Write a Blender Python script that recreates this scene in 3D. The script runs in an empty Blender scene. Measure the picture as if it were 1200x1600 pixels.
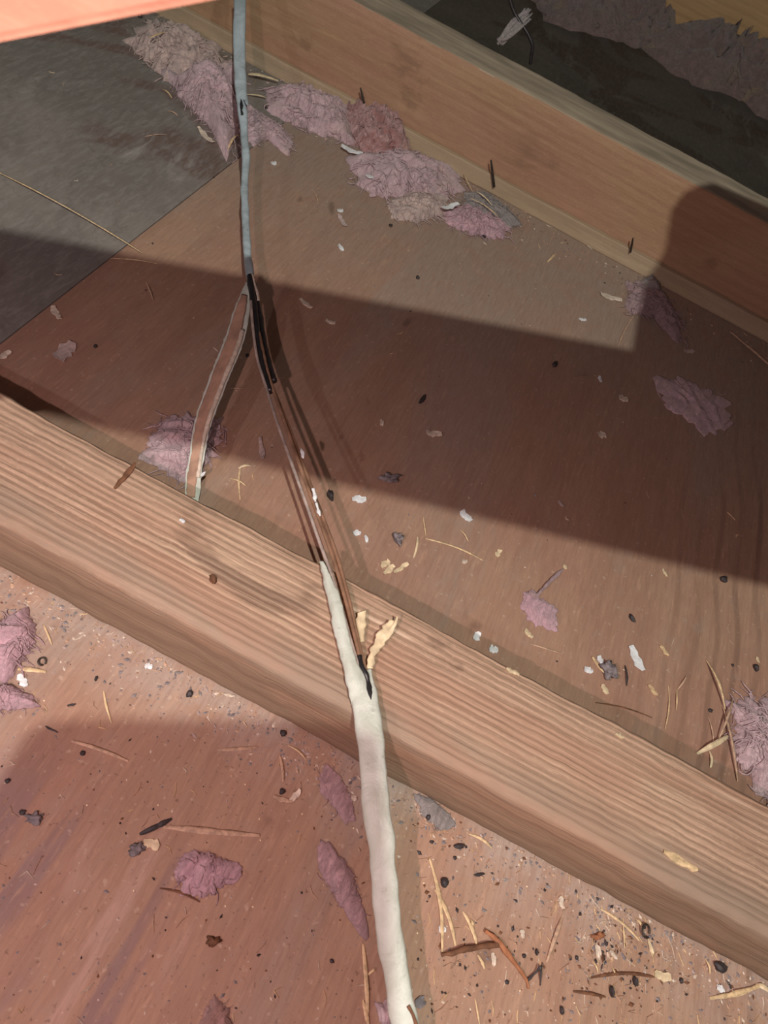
import bpy, bmesh, math, random
from mathutils import Vector, Matrix, noise
random.seed(7)
PI = math.pi
S = bpy.context.scene
COL = S.collection

# ------------------------------------------------------------------ camera
# x runs along the joists, y across the bays (away from the viewer), z up; metres
CH = 0.36                                    # eye height above the plywood
PITCH = math.radians(50); ROLL = math.radians(28.32); FPX = 1200.0
CP, SP = math.cos(PITCH), math.sin(PITCH)
EX = Vector((1, 0, 0)); UP = Vector((0, SP, CP)); FW = Vector((0, CP, -SP)); CAM = Vector((0, 0, CH))
cr = EX * math.cos(ROLL) + UP * math.sin(ROLL)
cu = -EX * math.sin(ROLL) + UP * math.cos(ROLL)
cd = bpy.data.cameras.new('camera'); cam = bpy.data.objects.new('camera', cd); COL.objects.link(cam)
m = Matrix.Identity(4)
for i in range(3):
    m[i][0] = cr[i]; m[i][1] = cu[i]; m[i][2] = -FW[i]; m[i][3] = CAM[i]
cam.matrix_world = m
cd.sensor_fit = 'VERTICAL'; cd.sensor_height = 36; cd.lens = 27; cd.clip_start = 0.01
cd.dof.use_dof = True; cd.dof.focus_distance = 0.46; cd.dof.aperture_fstop = 27
S.camera = cam
S.view_settings.view_transform = 'Standard'; S.view_settings.look = 'None'
S.view_settings.exposure = -0.04; S.view_settings.gamma = 1; S.view_settings.use_curve_mapping = False
w = bpy.data.worlds.new('attic_gloom'); S.world = w; w.use_nodes = True
w.node_tree.nodes['Background'].inputs[0].default_value = (0.75, 0.68, 0.62, 1)
w.node_tree.nodes['Background'].inputs[1].default_value = 0.05

def lamp(name, loc, power, col, r):
    l = bpy.data.lights.new(name, 'POINT'); l.energy = power; l.color = col; l.shadow_soft_size = r
    o = bpy.data.objects.new(name, l); o.location = loc; COL.objects.link(o); return o
LG = Vector((0.08, -0.30, 0.95))
lamp('head_torch', LG, 32.0, (0.97, 1.0, 0.90), 0.005)
lamp('phone_light', (-0.045, -0.062, 0.342), 3.4, (1.0, 0.70, 0.70), 0.003)
lamp('side_light', (-0.20, -0.13, 0.36), 1.25, (0.95, 0.95, 0.98), 0.004)

# ------------------------------------------------------------------ projections of places in the view to real surfaces
def ray(px, py):
    qx, qy = px - 600, py - 800
    a = qx * math.cos(ROLL) + qy * math.sin(ROLL); b = qx * math.sin(ROLL) - qy * math.cos(ROLL)
    return Vector((a / FPX, CP + b / FPX * SP, -SP + b / FPX * CP))
def at(px, py, z=0.0):
    d = ray(px, py); return CAM + d * ((z - CH) / d.z)
def aty(px, py, y):
    d = ray(px, py); return CAM + d * (y / d.y)
def depth(P): return (P - CAM).dot(FW)
def mm(px, P): return px / FPX * depth(P)             # pixel length to metres at P

# ------------------------------------------------------------------ node helper
class NT:
    def __init__(s, name):
        s.m = bpy.data.materials.new(name); s.m.use_nodes = True; s.t = s.m.node_tree
        s.b = s.t.nodes['Principled BSDF']
        s.tc = s.t.nodes.new('ShaderNodeTexCoord').outputs['Object']
    def put(s, sock, v):
        if isinstance(v, bpy.types.NodeSocket): s.t.links.new(v, sock)
        elif isinstance(v, (tuple, list)) and sock.type == 'RGBA' and len(v) == 3: sock.default_value = (*v, 1)
        else: sock.default_value = v
    def node(s, ty, ins=None, **pr):
        n = s.t.nodes.new('ShaderNode' + ty)
        for k, v in pr.items(): setattr(n, k, v)
        for k, v in (ins or {}).items(): s.put(n.inputs[k], v)
        return n
    def map(s, loc=(0, 0, 0), sc=(1, 1, 1), rot=(0, 0, 0), vec=None):
        return s.node('Mapping', {'Vector': vec or s.tc, 'Location': loc, 'Scale': sc, 'Rotation': rot}).outputs[0]
    def noise(s, scale, sc=(1, 1, 1), det=4, rough=.55, dist=0, loc=(0, 0, 0), vec=None):
        return s.node('TexNoise', {'Vector': s.map(loc, sc, vec=vec), 'Scale': scale, 'Detail': det, 'Roughness': rough, 'Distortion': dist}).outputs[0]
    def ramp(s, f, a, b, va=0, vb=1):
        n = s.node('MapRange', {'Value': f, 'From Min': a, 'From Max': b, 'To Min': va, 'To Max': vb}); n.interpolation_type = 'SMOOTHSTEP'
        return n.outputs[0]
    def math(s, op, a, b=0.0):
        return s.node('Math', {0: a, 1: b}, operation=op).outputs[0]
    def mix(s, f, a, b, mode='MIX'):
        n = s.node('Mix', None, data_type='RGBA', blend_type=mode)
        s.put(n.inputs[0], f); s.put(n.inputs[6], a); s.put(n.inputs[7], b); return n.outputs[2]
    def sep(s, v=None):
        n = s.node('SeparateXYZ', {0: v or s.tc}); return n.outputs
    def out(s, col, rough=.8, bump=None, bstr=.3, bdist=.001, **kw):
        s.put(s.b.inputs['Base Color'], col); s.put(s.b.inputs['Roughness'], rough)
        for k, v in kw.items(): s.put(s.b.inputs[k.replace('_', ' ')], v)
        if bump is not None:
            n = s.node('Bump', {'Height': bump, 'Strength': bstr, 'Distance': bdist}); s.put(s.b.inputs['Normal'], n.outputs[0])
        return s.m

def plain(name, col, var=.25, scale=300, rough=.75, stretch=(1, 1, 1), bump=.2, **kw):
    n = NT(name); f = n.noise(scale, stretch, 3)
    dk = tuple(c * (1 - var) for c in col); lt = tuple(min(1, c * (1 + var)) for c in col)
    return n.out(n.mix(n.ramp(f, .3, .7), dk, lt), rough, f, bump, .0006, **kw)

def mat_ply(name, base, red, dark, grey):
    n = NT(name); X = n.sep()
    big = n.noise(4.5, (1, .6, 1), 4, .6, .6)
    c = n.mix(n.ramp(big, .35, .65), base, red)
    fine = n.noise(60, (1, .07, 1), 5, .6)
    c = n.mix(n.ramp(fine, .35, .75, 0, .45), c, dark)
    # earlywood / latewood lines running across the joists, strong on the right of the sheet
    wob = n.noise(2.2, (1, .8, 1), 3, .5)
    xx = n.math('ADD', X[0], n.math('MULTIPLY', n.math('SUBTRACT', wob, .5), .16))
    ph = n.math('MULTIPLY', xx, 2 * PI / .0145)
    sn = n.math('SINE', ph)
    lines = n.math('MULTIPLY', n.ramp(sn, .35, .98), n.ramp(n.noise(50, (1, .10, 1), 4, .6, 0, (2, 2, 2)), .35, .62, .25, 1))
    msk = n.ramp(X[0], .12, .30)
    c = n.mix(n.math('MULTIPLY', n.math('MULTIPLY', lines, msk), .8), c, tuple(v * .45 for v in red))
    # pale and greyish streaks of figure
    st = n.noise(9, (1, .16, 1), 3, .5, 1.2, (3, 0, 0))
    c = n.mix(n.ramp(st, .56, .68, 0, .55), c, grey)
    st2 = n.noise(14, (1, .12, 1), 3, .5, 1.0, (9, 0, 0))
    c = n.mix(n.ramp(st2, .62, .7, 0, .5), c, red)
    # dust gathered along the far joist and the near joist
    du = n.noise(26, (1, 1, 1), 6, .7)
    dm = n.math('MULTIPLY', n.ramp(X[1], .40, .68), n.ramp(du, .25, .6, .35, .95))
    c = n.mix(dm, c, grey)
    dm2 = n.math('MULTIPLY', n.ramp(X[1], .11, .152), n.math('MULTIPLY', n.ramp(X[1], .157, .155), n.ramp(du, .35, .6)))
    c = n.mix(n.math('MULTIPLY', dm2, .75), c, (.42, .34, .30))
    # broad mauve figure in the near left corner
    sk = n.noise(24, (1, .14, 1), 3, .5, .8, (2, 0, 5)); sm = n.math('MULTIPLY', n.ramp(X[0], .055, .0), n.ramp(X[1], .11, .055))
    c = n.mix(n.math('MULTIPLY', n.ramp(sk, .46, .52, 0, .85), sm), c, (.255, .165, .155))
    c = n.mix(n.math('MULTIPLY', n.ramp(sk, .42, .34, 0, .6), sm), c, (.52, .35, .28))
    hf = n.noise(520, (1, .10, 1), 4, .7)
    c = n.mix(n.ramp(hf, .40, .68, 0, .42), c, dark)
    hl = n.noise(380, (1, .16, 1), 3, .7, .4, (6, 6, 6))
    c = n.mix(n.ramp(hl, .55, .72, 0, .35), c, tuple(min(1, q * 1.35) for q in base))
    mt_ = n.noise(70, (1, .6, 1), 5, .7, 1.0, (8, 1, 1))
    c = n.mix(n.ramp(mt_, .50, .70, 0, .28), c, grey)
    # stains
    sp = n.noise(34, (1, .7, 1), 2, .4, .5, (1, 7, 2))
    c = n.mix(n.ramp(sp, .72, .78, 0, .45), c, tuple(v * .35 for v in dark))
    # coarse speckle in the near bay
    k = n.noise(420, (1, 1, 1), 2, .5)
    near = n.ramp(X[1], .157, .150)
    c = n.mix(n.math('MULTIPLY', near, n.ramp(k, .63, .74, 0, .5)), c, tuple(v * .4 for v in dark))
    k2 = n.noise(300, (1, 1, 1), 2, .5, 0, (4, 4, 4))
    c = n.mix(n.ramp(k2, .64, .74, 0, .35), c, (.62, .48, .38))
    h = n.math('ADD', fine, n.math('ADD', n.math('MULTIPLY', n.noise(350), .6), hf))
    return n.out(c, .75, h, .35, .0006)

def mat_greysheet(name, k_=1.0):
    n = NT(name)
    big = n.noise(5, (1, 1, 1), 4, .6, 1.0, (2.3, .4, 0))
    c = n.mix(n.ramp(big, .35, .6), (.25, .22, .195), (.185, .165, .150))
    br = n.noise(6, (1, 1, 1), 3, .45, 1.6, (5.1, 3, 0))
    c = n.mix(n.ramp(br, .53, .60, 0, .8), c, (.145, .092, .078))
    sc = n.noise(40, (1, .25, 1), 6, .75, .8)
    sc2 = n.noise(7, (1, 1, 1), 2, .5, 0, (8, 8, 0))
    c = n.mix(n.math('MULTIPLY', n.ramp(sc, .5, .75), n.ramp(sc2, .48, .6)), c, (.42, .40, .38))
    g5 = n.noise(260, (1, .25, 1), 4, .7, .5); c = n.mix(n.ramp(g5, .42, .68, 0, .40), c, (.34, .32, .30)); c = n.mix(n.ramp(n.noise(90, (1, 1, 1), 5, .7, 1, (3, 1, 0)), .52, .7, 0, .4), c, (.12, .10, .09))
    k = n.noise(400, (1, 1, 1), 2)
    c = n.mix(n.ramp(k, .62, .75, 0, .4), c, (.25, .23, .21))
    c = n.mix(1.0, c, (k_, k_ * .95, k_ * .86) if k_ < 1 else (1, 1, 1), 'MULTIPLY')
    return n.out(c, .7, sc, .3, .0006)

def mat_wood(name, light, dark, cy, cz, spacing, lw=(.1, .9), warm=None, knots=.5, grimy=None, zone=None, bstr=.4, wob=.006, patch=0, lstr=1, fibs=.4, fray=.6):
    n = NT(name)
    nz = n.node('TexNoise', {'Vector': n.map(sc=(1.3, 14, 14)), 'Scale': 1.0, 'Detail': 3, 'Roughness': .5}).outputs['Color']
    off = n.node('VectorMath', {0: nz, 1: (.5, .5, .5)}, operation='SUBTRACT').outputs[0]
    off = n.node('VectorMath', {0: off, 3: wob}, operation='SCALE').outputs[0]
    v = n.node('VectorMath', {0: n.tc, 1: off}, operation='ADD').outputs[0]
    P = n.sep(v)
    dy = n.math('SUBTRACT', P[1], cy); dz = n.math('SUBTRACT', P[2], cz)
    r = n.math('SQRT', n.math('ADD', n.math('MULTIPLY', dy, dy), n.math('MULTIPLY', dz, dz)))
    fr = n.noise(330, (.035, 1, 1), 4, .7)
    r = n.math('ADD', r, n.math('MULTIPLY', n.math('SUBTRACT', fr, .5), spacing * fray))
    s = n.math('SINE', n.math('MULTIPLY', r, 2 * PI / spacing))
    ln = n.ramp(s, lw[0], lw[1])
    vary = n.noise(8, (.4, 3, 3), 3, .5, 0, (4, 4, 4))
    ln = n.math('MULTIPLY', ln, n.ramp(vary, .3, .7, .25 * lstr, lstr))
    if patch:
        pf = n.noise(30, (.12, 1, 1), 4, .6, 0, (1, 6, 2)); ln = n.math('MULTIPLY', ln, n.ramp(pf, .35, .62, 1 - patch, 1))
    base = n.mix(n.ramp(n.noise(5, (1, 3, 3), 4, .6), .35, .65), light, warm or light)
    fib = n.noise(240, (.05, 1, 1), 4, .6)
    base = n.mix(n.ramp(fib, .35, .75, 0, fibs), base, dark)
    c = n.mix(ln, base, dark)
    c = n.mix(n.ramp(n.noise(900, (.06, 1, 1), 3, .7), .35, .65, 0, .38), c, dark)
    c = n.mix(n.ramp(n.noise(700, (.5, 1, 1), 3, .7, 0, (3, 3, 3)), .52, .72, 0, .30), c, tuple(min(1, q * 1.3) for q in light))
    st = n.noise(9, (1, 1.6, 1.6), 4, .6, 1.2, (7, 1, 3))
    c = n.mix(n.ramp(st, .60, .70, 0, knots), c, tuple(q * .45 for q in dark))
    pa = n.noise(26, (.3, 1.6, 1.6), 4, .6, .6, (2, 8, 1))
    c = n.mix(n.ramp(pa, .62, .72, 0, .55), c, tuple(min(1, q * 1.25) for q in light))
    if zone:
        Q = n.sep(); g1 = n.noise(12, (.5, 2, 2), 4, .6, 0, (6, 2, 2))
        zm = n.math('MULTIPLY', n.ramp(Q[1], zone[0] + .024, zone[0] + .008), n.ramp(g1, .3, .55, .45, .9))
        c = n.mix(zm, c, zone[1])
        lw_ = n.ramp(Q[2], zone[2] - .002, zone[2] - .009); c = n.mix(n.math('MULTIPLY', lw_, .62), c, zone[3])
        sr = n.noise(40, (.10, 1.3, 1), 3, .5, .5, (4, 3, 9)); c = n.mix(n.ramp(sr, .66, .71, 0, .75), c, (.70, .52, .39))
        rd = n.noise(13, (.35, 1.2, 1), 4, .6, .8, (9, 3, 1)); c = n.mix(n.ramp(rd, .52, .66, 0, .55), c, (.40, .225, .15))
    if grimy:
        g = n.noise(18, (1, 1, 1), 5, .7)
        c = n.mix(n.ramp(g, .3, .7, grimy[1] * .6, grimy[1]), c, grimy[0])
    return n.out(c, .72, n.math('ADD', n.math('MULTIPLY', s, -.5), n.math('MULTIPLY', fib, .8)), bstr, .0006)

def mat_fluff(name, a, b, c2):
    n = NT(name)
    f = n.noise(60, (1, 1, 1), 5, .65, 1.8); g = n.noise(18, (1, 1, 1), 3, .6, .5, (5, 5, 5))
    c = n.mix(n.ramp(f, .35, .65), a, b); c = n.mix(n.ramp(g, .56, .70), c, c2)
    h = n.noise(240, (1, .3, 1), 6, .75, 2.5)
    c = n.mix(n.ramp(h, .35, .62, .0, .6), c, tuple(v * .55 for v in b))
    return n.out(c, .95, h, .9, .0015, Sheen_Weight=.25)

MT = {}
H1, W1, Y1 = .044, .063, .154                      # near joist: height, width, near face
MT['ply'] = mat_ply('plywood_board', (.42, .262, .178), (.375, .205, .145), (.26, .145, .100), (.335, .262, .215))
MT['grey'] = mat_greysheet('weathered_grey_sheet')
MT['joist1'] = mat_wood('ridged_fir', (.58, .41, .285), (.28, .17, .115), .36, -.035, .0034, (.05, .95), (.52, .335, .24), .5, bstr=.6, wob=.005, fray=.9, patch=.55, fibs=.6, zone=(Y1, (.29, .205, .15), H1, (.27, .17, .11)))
MT['joist2'] = mat_wood('planed_fir', (.42, .265, .155), (.29, .155, .09), .80, -.12, .0085, (-.2, 1), (.42, .24, .165), .35, bstr=.15, wob=.03, lstr=.45)
MT['batten'] = mat_wood('batten_pine', (.50, .37, .235), (.34, .23, .14), .5, -.1, .02, (0, 1), None, .25, ((.36, .29, .22), .45), bstr=.2)
MT['joist3'] = mat_wood('far_pine', (.50, .31, .15), (.36, .21, .10), 1.5, -.2, .012, (0, 1), None, .3, bstr=.2, wob=.03)
MT['web'] = mat_wood('shadow_caster_pine', (.75, .46, .32), (.62, .36, .24), 0, -.4, .02, (0, 1), None, .2, bstr=.2)  # wood of the unseen shadow casters added above
MT['corner'] = mat_wood('orange_pine', (.50, .28, .185), (.40, .21, .13), 0, -.4, .02, (0, 1), None, .2, bstr=.2)
MT['top2'] = plain('dusty_grey_top', (.40, .32, .235), .3, 60, .9, (.2, 1, 1))
MT['pink'] = mat_fluff('pink_fibreglass', (.80, .58, .62), (.64, .44, .48), (.72, .52, .46))
MT['pinkred'] = mat_fluff('stained_pink_fibreglass', (.68, .43, .43), (.42, .19, .18), (.60, .42, .33))
MT['pinkhot'] = mat_fluff('clean_pink_fibreglass', (.74, .46, .52), (.62, .38, .44), (.64, .44, .47))
MT['mauve'] = mat_fluff('dusty_mauve_fibreglass', (.52, .34, .36), (.40, .26, .28), (.47, .32, .30))
MT['farfl'] = mat_fluff('dark_far_fibreglass', (.30, .20, .19), (.20, .135, .125), (.33, .25, .16))  # darker mix of mauve and tan for the two far heaps
MT['thinpink'] = mat_fluff('thin_pink_fibreglass', (.62, .40, .43), (.50, .31, .33), (.56, .36, .36))
MT['rosefilm'] = mat_fluff('thin_rose_fibreglass', (.46, .27, .25), (.41, .225, .18), (.42, .25, .19))
MT['tanfl'] = mat_fluff('tan_dusty_fibreglass', (.76, .58, .52), (.60, .44, .41), (.72, .56, .42))
MT['greyfl'] = mat_fluff('grey_lint', (.40, .35, .34), (.30, .26, .26), (.42, .34, .33))
def mat_sheath(name, a, b, spec=.5, rough=.55):
    n = NT(name)
    f = n.noise(55, (1, 1, 1), 5, .65, 1); g = n.noise(160, (1, 1, 1), 4, .6, 0, (3, 3, 3))
    c = n.mix(n.ramp(f, .3, .7), a, b); c = n.mix(n.ramp(g, .60, .74, 0, .55), c, tuple(v * .5 for v in b))
    return n.out(c, rough, n.math('ADD', f, n.math('MULTIPLY', g, .5)), .6, .0016)
MT['sheath'] = mat_sheath('white_cable_sheath', (.62, .66, .60), (.50, .53, .46))
MT['sheathgrey'] = mat_sheath('grimy_grey_cable_sheath', (.42, .50, .54), (.28, .33, .35), rough=.35)
MT['paper'] = plain('brown_filler_paper', (.40, .24, .17), .3, 120, .85, (1, .4, 1))
MT['copper'] = plain('tarnished_copper', (.50, .29, .19), .35, 90, .25, bump=.1, Metallic=.55)
MT['copperlit'] = plain('bright_copper', (.74, .60, .54), .3, 120, .25, bump=.1, Metallic=.5)
MT['black'] = plain('black_insulation', (.020, .018, .020), .3, 200, .38)
MT['cream'] = plain('cream_torn_plastic', (.72, .58, .38), .2, 200, .5)
MT['white'] = plain('white_plastic_crumb', (.78, .80, .82), .12, 300, .5)
MT['offwhite'] = plain('offwhite_chip', (.66, .55, .45), .2, 300, .6)
MT['straw'] = plain('straw_splinter', (.66, .48, .28), .25, 400, .6, (1, 1, 1))
MT['strawdim'] = plain('faded_splinter', (.50, .33, .23), .25, 400, .7)
MT['dark'] = plain('dark_dropping', (.04, .030, .032), .3, 400, .6)
MT['brown'] = plain('brown_bark', (.16, .07, .035), .35, 200, .8)
MT['rust'] = plain('rusty_leaf', (.33, .13, .06), .3, 200, .8)
MT['iron'] = plain('dull_iron', (.05, .04, .035), .3, 300, .5, Metallic=.5)
MT['greybit'] = plain('grey_lint_bit', (.22, .19, .20), .3, 300, .9)

# ------------------------------------------------------------------ objects
def link(name, bm, mats, parent=None, smooth=True):
    me = bpy.data.meshes.new(name); bm.normal_update(); bm.to_mesh(me); bm.free()
    for mt in (mats if isinstance(mats, (list, tuple)) else [mats]): me.materials.append(MT[mt] if isinstance(mt, str) else mt)
    if smooth:
        for p in me.polygons: p.use_smooth = True
    o = bpy.data.objects.new(name, me); COL.objects.link(o)
    if parent: o.parent = parent; o.matrix_parent_inverse = Matrix.Identity(4)
    return o
def tag(o, label, cat, group=None, kind=None):
    if label: o['label'] = label
    if cat: o['category'] = cat
    if group: o['group'] = group
    if kind: o['kind'] = kind
    return o
def recentre(o, p):
    """give a mesh object its own origin without moving its shape"""
    o.data.transform(Matrix.Translation(-Vector(p))); o.location = p

def grid_faces(bm, rows, closed=True, caps=True, mat=0):
    V = [[bm.verts.new(p) for p in r] for r in rows]; n = len(V[0])
    for i in range(len(V) - 1):
        for j in range(n if closed else n - 1):
            f = bm.faces.new((V[i][j], V[i][(j + 1) % n], V[i + 1][(j + 1) % n], V[i + 1][j])); f.material_index = mat
    if closed and caps:
        for r in (V[0][::-1], V[-1]):
            f = bm.faces.new(r); f.material_index = mat
    return V

def beam(name, x0, x1, y0, w, z0, h, mats, nx=500, rad=.003, rough=.0006, seed=0, top_mat=None):
    """sawn timber along x, rounded arrises, uneven faces"""
    bm = bmesh.new(); prof = []
    cs = [(y0 + rad, z0 + rad, PI, 1.5 * PI), (y0 + w - rad, z0 + rad, 1.5 * PI, 2 * PI), (y0 + w - rad, z0 + h - rad, 0, .5 * PI), (y0 + rad, z0 + h - rad, .5 * PI, PI)]
    for k, (cy, cz, a0, a1) in enumerate(cs):
        for i in range(4):
            a = a0 + (a1 - a0) * i / 3; prof.append((cy + rad * math.cos(a), cz + rad * math.sin(a), math.cos(a), math.sin(a)))
        nc = cs[(k + 1) % 4]; e = (nc[0] + rad * math.cos(a1), nc[1] + rad * math.sin(a1)); s = prof[-1]
        for i in range(1, 6):
            t = i / 6; prof.append((s[0] + (e[0] - s[0]) * t, s[1] + (e[1] - s[1]) * t, math.cos(a1), math.sin(a1)))
    rows = []
    for i in range(nx + 1):
        x = x0 + (x1 - x0) * i / nx; r = []
        for (y, z, ny, nz) in prof:
            d = noise.noise(Vector((x * 30, y * 90 + seed, z * 90))) * rough + noise.noise(Vector((x * 120, y * 200 + seed, z * 200))) * rough * .6
            d += noise.noise(Vector((x * 3, seed, 0))) * rough * 1.5
            if z + nz * d < z0: d = 0
            r.append((x, y + ny * d, max(z0, z + nz * d)))
        rows.append(r)
    grid_faces(bm, rows)
    if top_mat is not None:
        bm.normal_update()
        for f in bm.faces:
            if f.normal.z > .75: f.material_index = top_mat
    return link(name, bm, mats)

def catmull(P, n):
    out = []; m_ = len(P) - 1
    for i in range(m_):
        p0, p1, p2, p3 = P[max(i - 1, 0)], P[i], P[i + 1], P[min(i + 2, m_)]
        for k in range(n):
            t = k / n
            out.append(tuple(.5 * ((2 * b) + (c - a) * t + (2 * a - 5 * b + 4 * c - d) * t * t + (-a + 3 * b - 3 * c + d) * t ** 3) for a, b, c, d in zip(p0, p1, p2, p3)))
    out.append(tuple(P[-1])); return out

def sweep(bm, rows, n=14, mat=0, rough=0, rs=60, seed=0, sq=2.6, sub=6, ref=CAM):
    """rows: (x, y, z, half width, half thickness); the broad side faces the open bay above"""
    R = catmull(rows, sub); out = []
    for i, r in enumerate(R):
        p = Vector(r[:3]); a = Vector(R[max(i - 1, 0)][:3]); b = Vector(R[min(i + 1, len(R) - 1)][:3])
        t = (b - a).normalized(); v = (ref - p).normalized(); wd = t.cross(v).normalized(); nn = wd.cross(t).normalized()
        ring = []
        for k in range(n):
            an = 2 * PI * k / n; c, s = math.cos(an), math.sin(an)
            cc = math.copysign(abs(c) ** (2 / sq), c); ss = math.copysign(abs(s) ** (2 / sq), s)
            q = p + wd * cc * r[3] + nn * ss * r[4]
            if rough: q += (wd * c + nn * s) * noise.noise(q * rs + Vector((seed, 0, 0))) * rough
            ring.append(q)
        out.append(ring)
    grid_faces(bm, out, mat=mat)

def shell(bm, L, Rr, bulge, th, na=8, mat=0, jag=0, seed=1, sub=5, mat_edge=None):
    """torn strip between two edge lines; bulge > 0 is convex upward, < 0 a trough"""
    L = [Vector(p) for p in catmull([tuple(p) for p in L], sub)]; Rr = [Vector(p) for p in catmull([tuple(p) for p in Rr], sub)]
    rows = []
    for i, (a, b) in enumerate(zip(L, Rr)):
        t = (L[min(i + 1, len(L) - 1)] - L[max(i - 1, 0)]).normalized(); acr = (b - a)
        nn = acr.cross(t)
        nn = nn.normalized() if nn.length > 1e-9 else Vector((0, 0, 1))
        if nn.z < 0: nn = -nn
        wdt = acr.length
        ja = noise.noise(a * 400 + Vector((seed, 0, 0))) * jag; jb = noise.noise(b * 330 + Vector((0, seed, 0))) * jag
        up, dn = [], []
        for k in range(na + 1):
            u = k / na; u2 = u
            q = a + acr * u2 - acr.normalized() * (ja * (1 - u)) + acr.normalized() * (jb * u) if wdt > 1e-7 else a.copy()
            q = q + nn * (bulge * wdt * math.sin(PI * u) + noise.noise(q * 220) * th * .5)
            up.append(q + nn * th * .5); dn.append(q - nn * th * .5)
        rows.append(up + dn[::-1])
    V = grid_faces(bm, rows, mat=mat)
    if mat_edge is not None:
        for f in bm.faces: pass
    return V

def px3(lst):
    return [at(x, y, z) for (x, y, z) in lst]

# ================================================================== SETTING
def sheet(name, mt, x0, x1, y0, y1, z0, z1, nx, ny, seed):
    bm = bmesh.new(); V = []
    for j in range(ny + 1):
        V.append([bm.verts.new((x0 + (x1 - x0) * i / nx, y0 + (y1 - y0) * j / ny, z1 if 0 < i < nx and 0 < j < ny else z1)) for i in range(nx + 1)])
    for j in range(ny):
        for i in range(nx): bm.faces.new((V[j][i], V[j][i + 1], V[j + 1][i + 1], V[j + 1][i]))
    r = bmesh.ops.extrude_face_region(bm, geom=bm.faces[:])
    for v in r['geom']:
        if isinstance(v, bmesh.types.BMVert): v.co.z = z0
    bmesh.ops.recalc_face_normals(bm, faces=bm.faces[:])
    o = link(name, bm, mt, smooth=False); tag(o, None, None, kind='structure'); return o
XS = -.246                                          # seam between the two floor boards
MT['dusky'] = mat_greysheet('far_dimmed_sheet', .42)  # far floor colour multiplied darker to stand in for weaker light
sheet('floor', 'ply', XS, 2.6, -.9, .747, -.012, 0, 8, 8, 1)
sheet('floor', 'dusky', XS, 2.6, .7476, 2.6, -.012, 0, 8, 8, 1)
sheet('floor', 'grey', -2.4, XS - .0006, -.9, 2.6, -.012, .0004, 8, 8, 2)

H1, W1, Y1 = .044, .063, .154
o = beam('floor_joist', -1.0, 1.2, Y1, W1, 0, H1, 'joist1', 900, .0035, .0009, 3)
tag(o, 'pale ridged timber joist in front, under the stripped cable', 'joist')
Y2, W2, H2 = .722, .053, .0912
o = beam('floor_joist', -1.6, 2.2, Y2, W2, 0, H2, ['joist2', 'top2'], 500, .002, .0006, 9, top_mat=1)
tag(o, 'reddish brown joist with smooth tall face, behind the pink insulation', 'joist')
o = beam('wood_batten', -1.6, 2.2, .7155, .0062, 0, .0165, 'batten', 500, .001, .0007, 5)
tag(o, 'thin tan batten running along the foot of the reddish brown joist', 'batten')
Y3 = 1.40
o = beam('floor_joist', -1.6, 3.2, Y3, W2, 0, .14, 'joist3', 200, .002, .0006, 13)
tag(o, 'yellowish joist at the far upper right corner behind the insulation', 'joist')

# truss timber close to the lens, then unseen shadow casters added above
def prism(name, quad, off, mt, label, cat):
    bm = bmesh.new(); a = [bm.verts.new(p) for p in quad]; b = [bm.verts.new(Vector(p) + Vector(off)) for p in quad]
    n = len(a); bm.faces.new(a); bm.faces.new(b[::-1])
    for i in range(n): bm.faces.new((a[i], b[i], b[(i + 1) % n], a[(i + 1) % n]))
    bmesh.ops.recalc_face_normals(bm, faces=bm.faces[:])
    bmesh.ops.bevel(bm, geom=bm.edges[:], offset=.0015, segments=2, affect='EDGES')
    o = link(name, bm, mt, smooth=False); tag(o, label, cat); return o
e0 = CAM + ray(-500, 165) * .12; e1 = CAM + ray(700, -73) * .12
upv = (cu * .97 - cr * .2).normalized()
prism('truss_web', [e0, e1, e1 + upv * .036, e0 + upv * .036], ray(165, -10) * .038, 'corner', 'bright orange pink timber close to the lens in the top left corner', 'truss web')

def shade_poly(pts, z):
    """outline at height z whose shadow from the head torch falls on the given floor points"""
    return [LG + (p - LG) * ((z - LG.z) / (p.z - LG.z)) for p in pts]
ZB = .43
u0, u1 = at(0, 355), at(860, 520); l0, l1 = at(300, 706), at(1200, 920)
du = (u1 - u0); dl = (l1 - l0)
bq = [Vector((p.x, p.y, ZB)) for p in shade_poly([u0 - du * 1.5, u0 + du * 2.2], ZB + .019)] + shade_poly([l0 + dl * 2.2, l0 - dl * 1.9], ZB)
prism('shadow_bar', bq, (0, 0, .019), 'web', 'unseen flat bar added above to cast the shadow band', 'shadow caster')  # added out of view, outline projected back from the dark band on the floor
gp = [at(985, 560), at(1000, 460), aty(1036, 400, Y2), aty(1046, 330, Y2), aty(1110, 300, Y2), aty(1300, 360, Y2), at(1500, 700), at(1300, 800)]
prism('shadow_plate', shade_poly(gp, ZB + .0192), (0, 0, .012), 'web', 'unseen plate added above to shade the reddish joist at right', 'added shade plate')  # added unseen, shaped so its shadow falls on the reddish joist at right
rp = [at(40, 1166), at(110, 1152), at(557, 1152), at(578, 1400), at(600, 1900), at(-500, 1900), at(-60, 1330)]
prism('shadow_board', shade_poly(rp, ZB), (0, 0, .012), 'web', 'unseen board added above the near bay to shade the plywood', 'board')  # added unseen beside the viewer, shaped to shade the near left plywood

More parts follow.
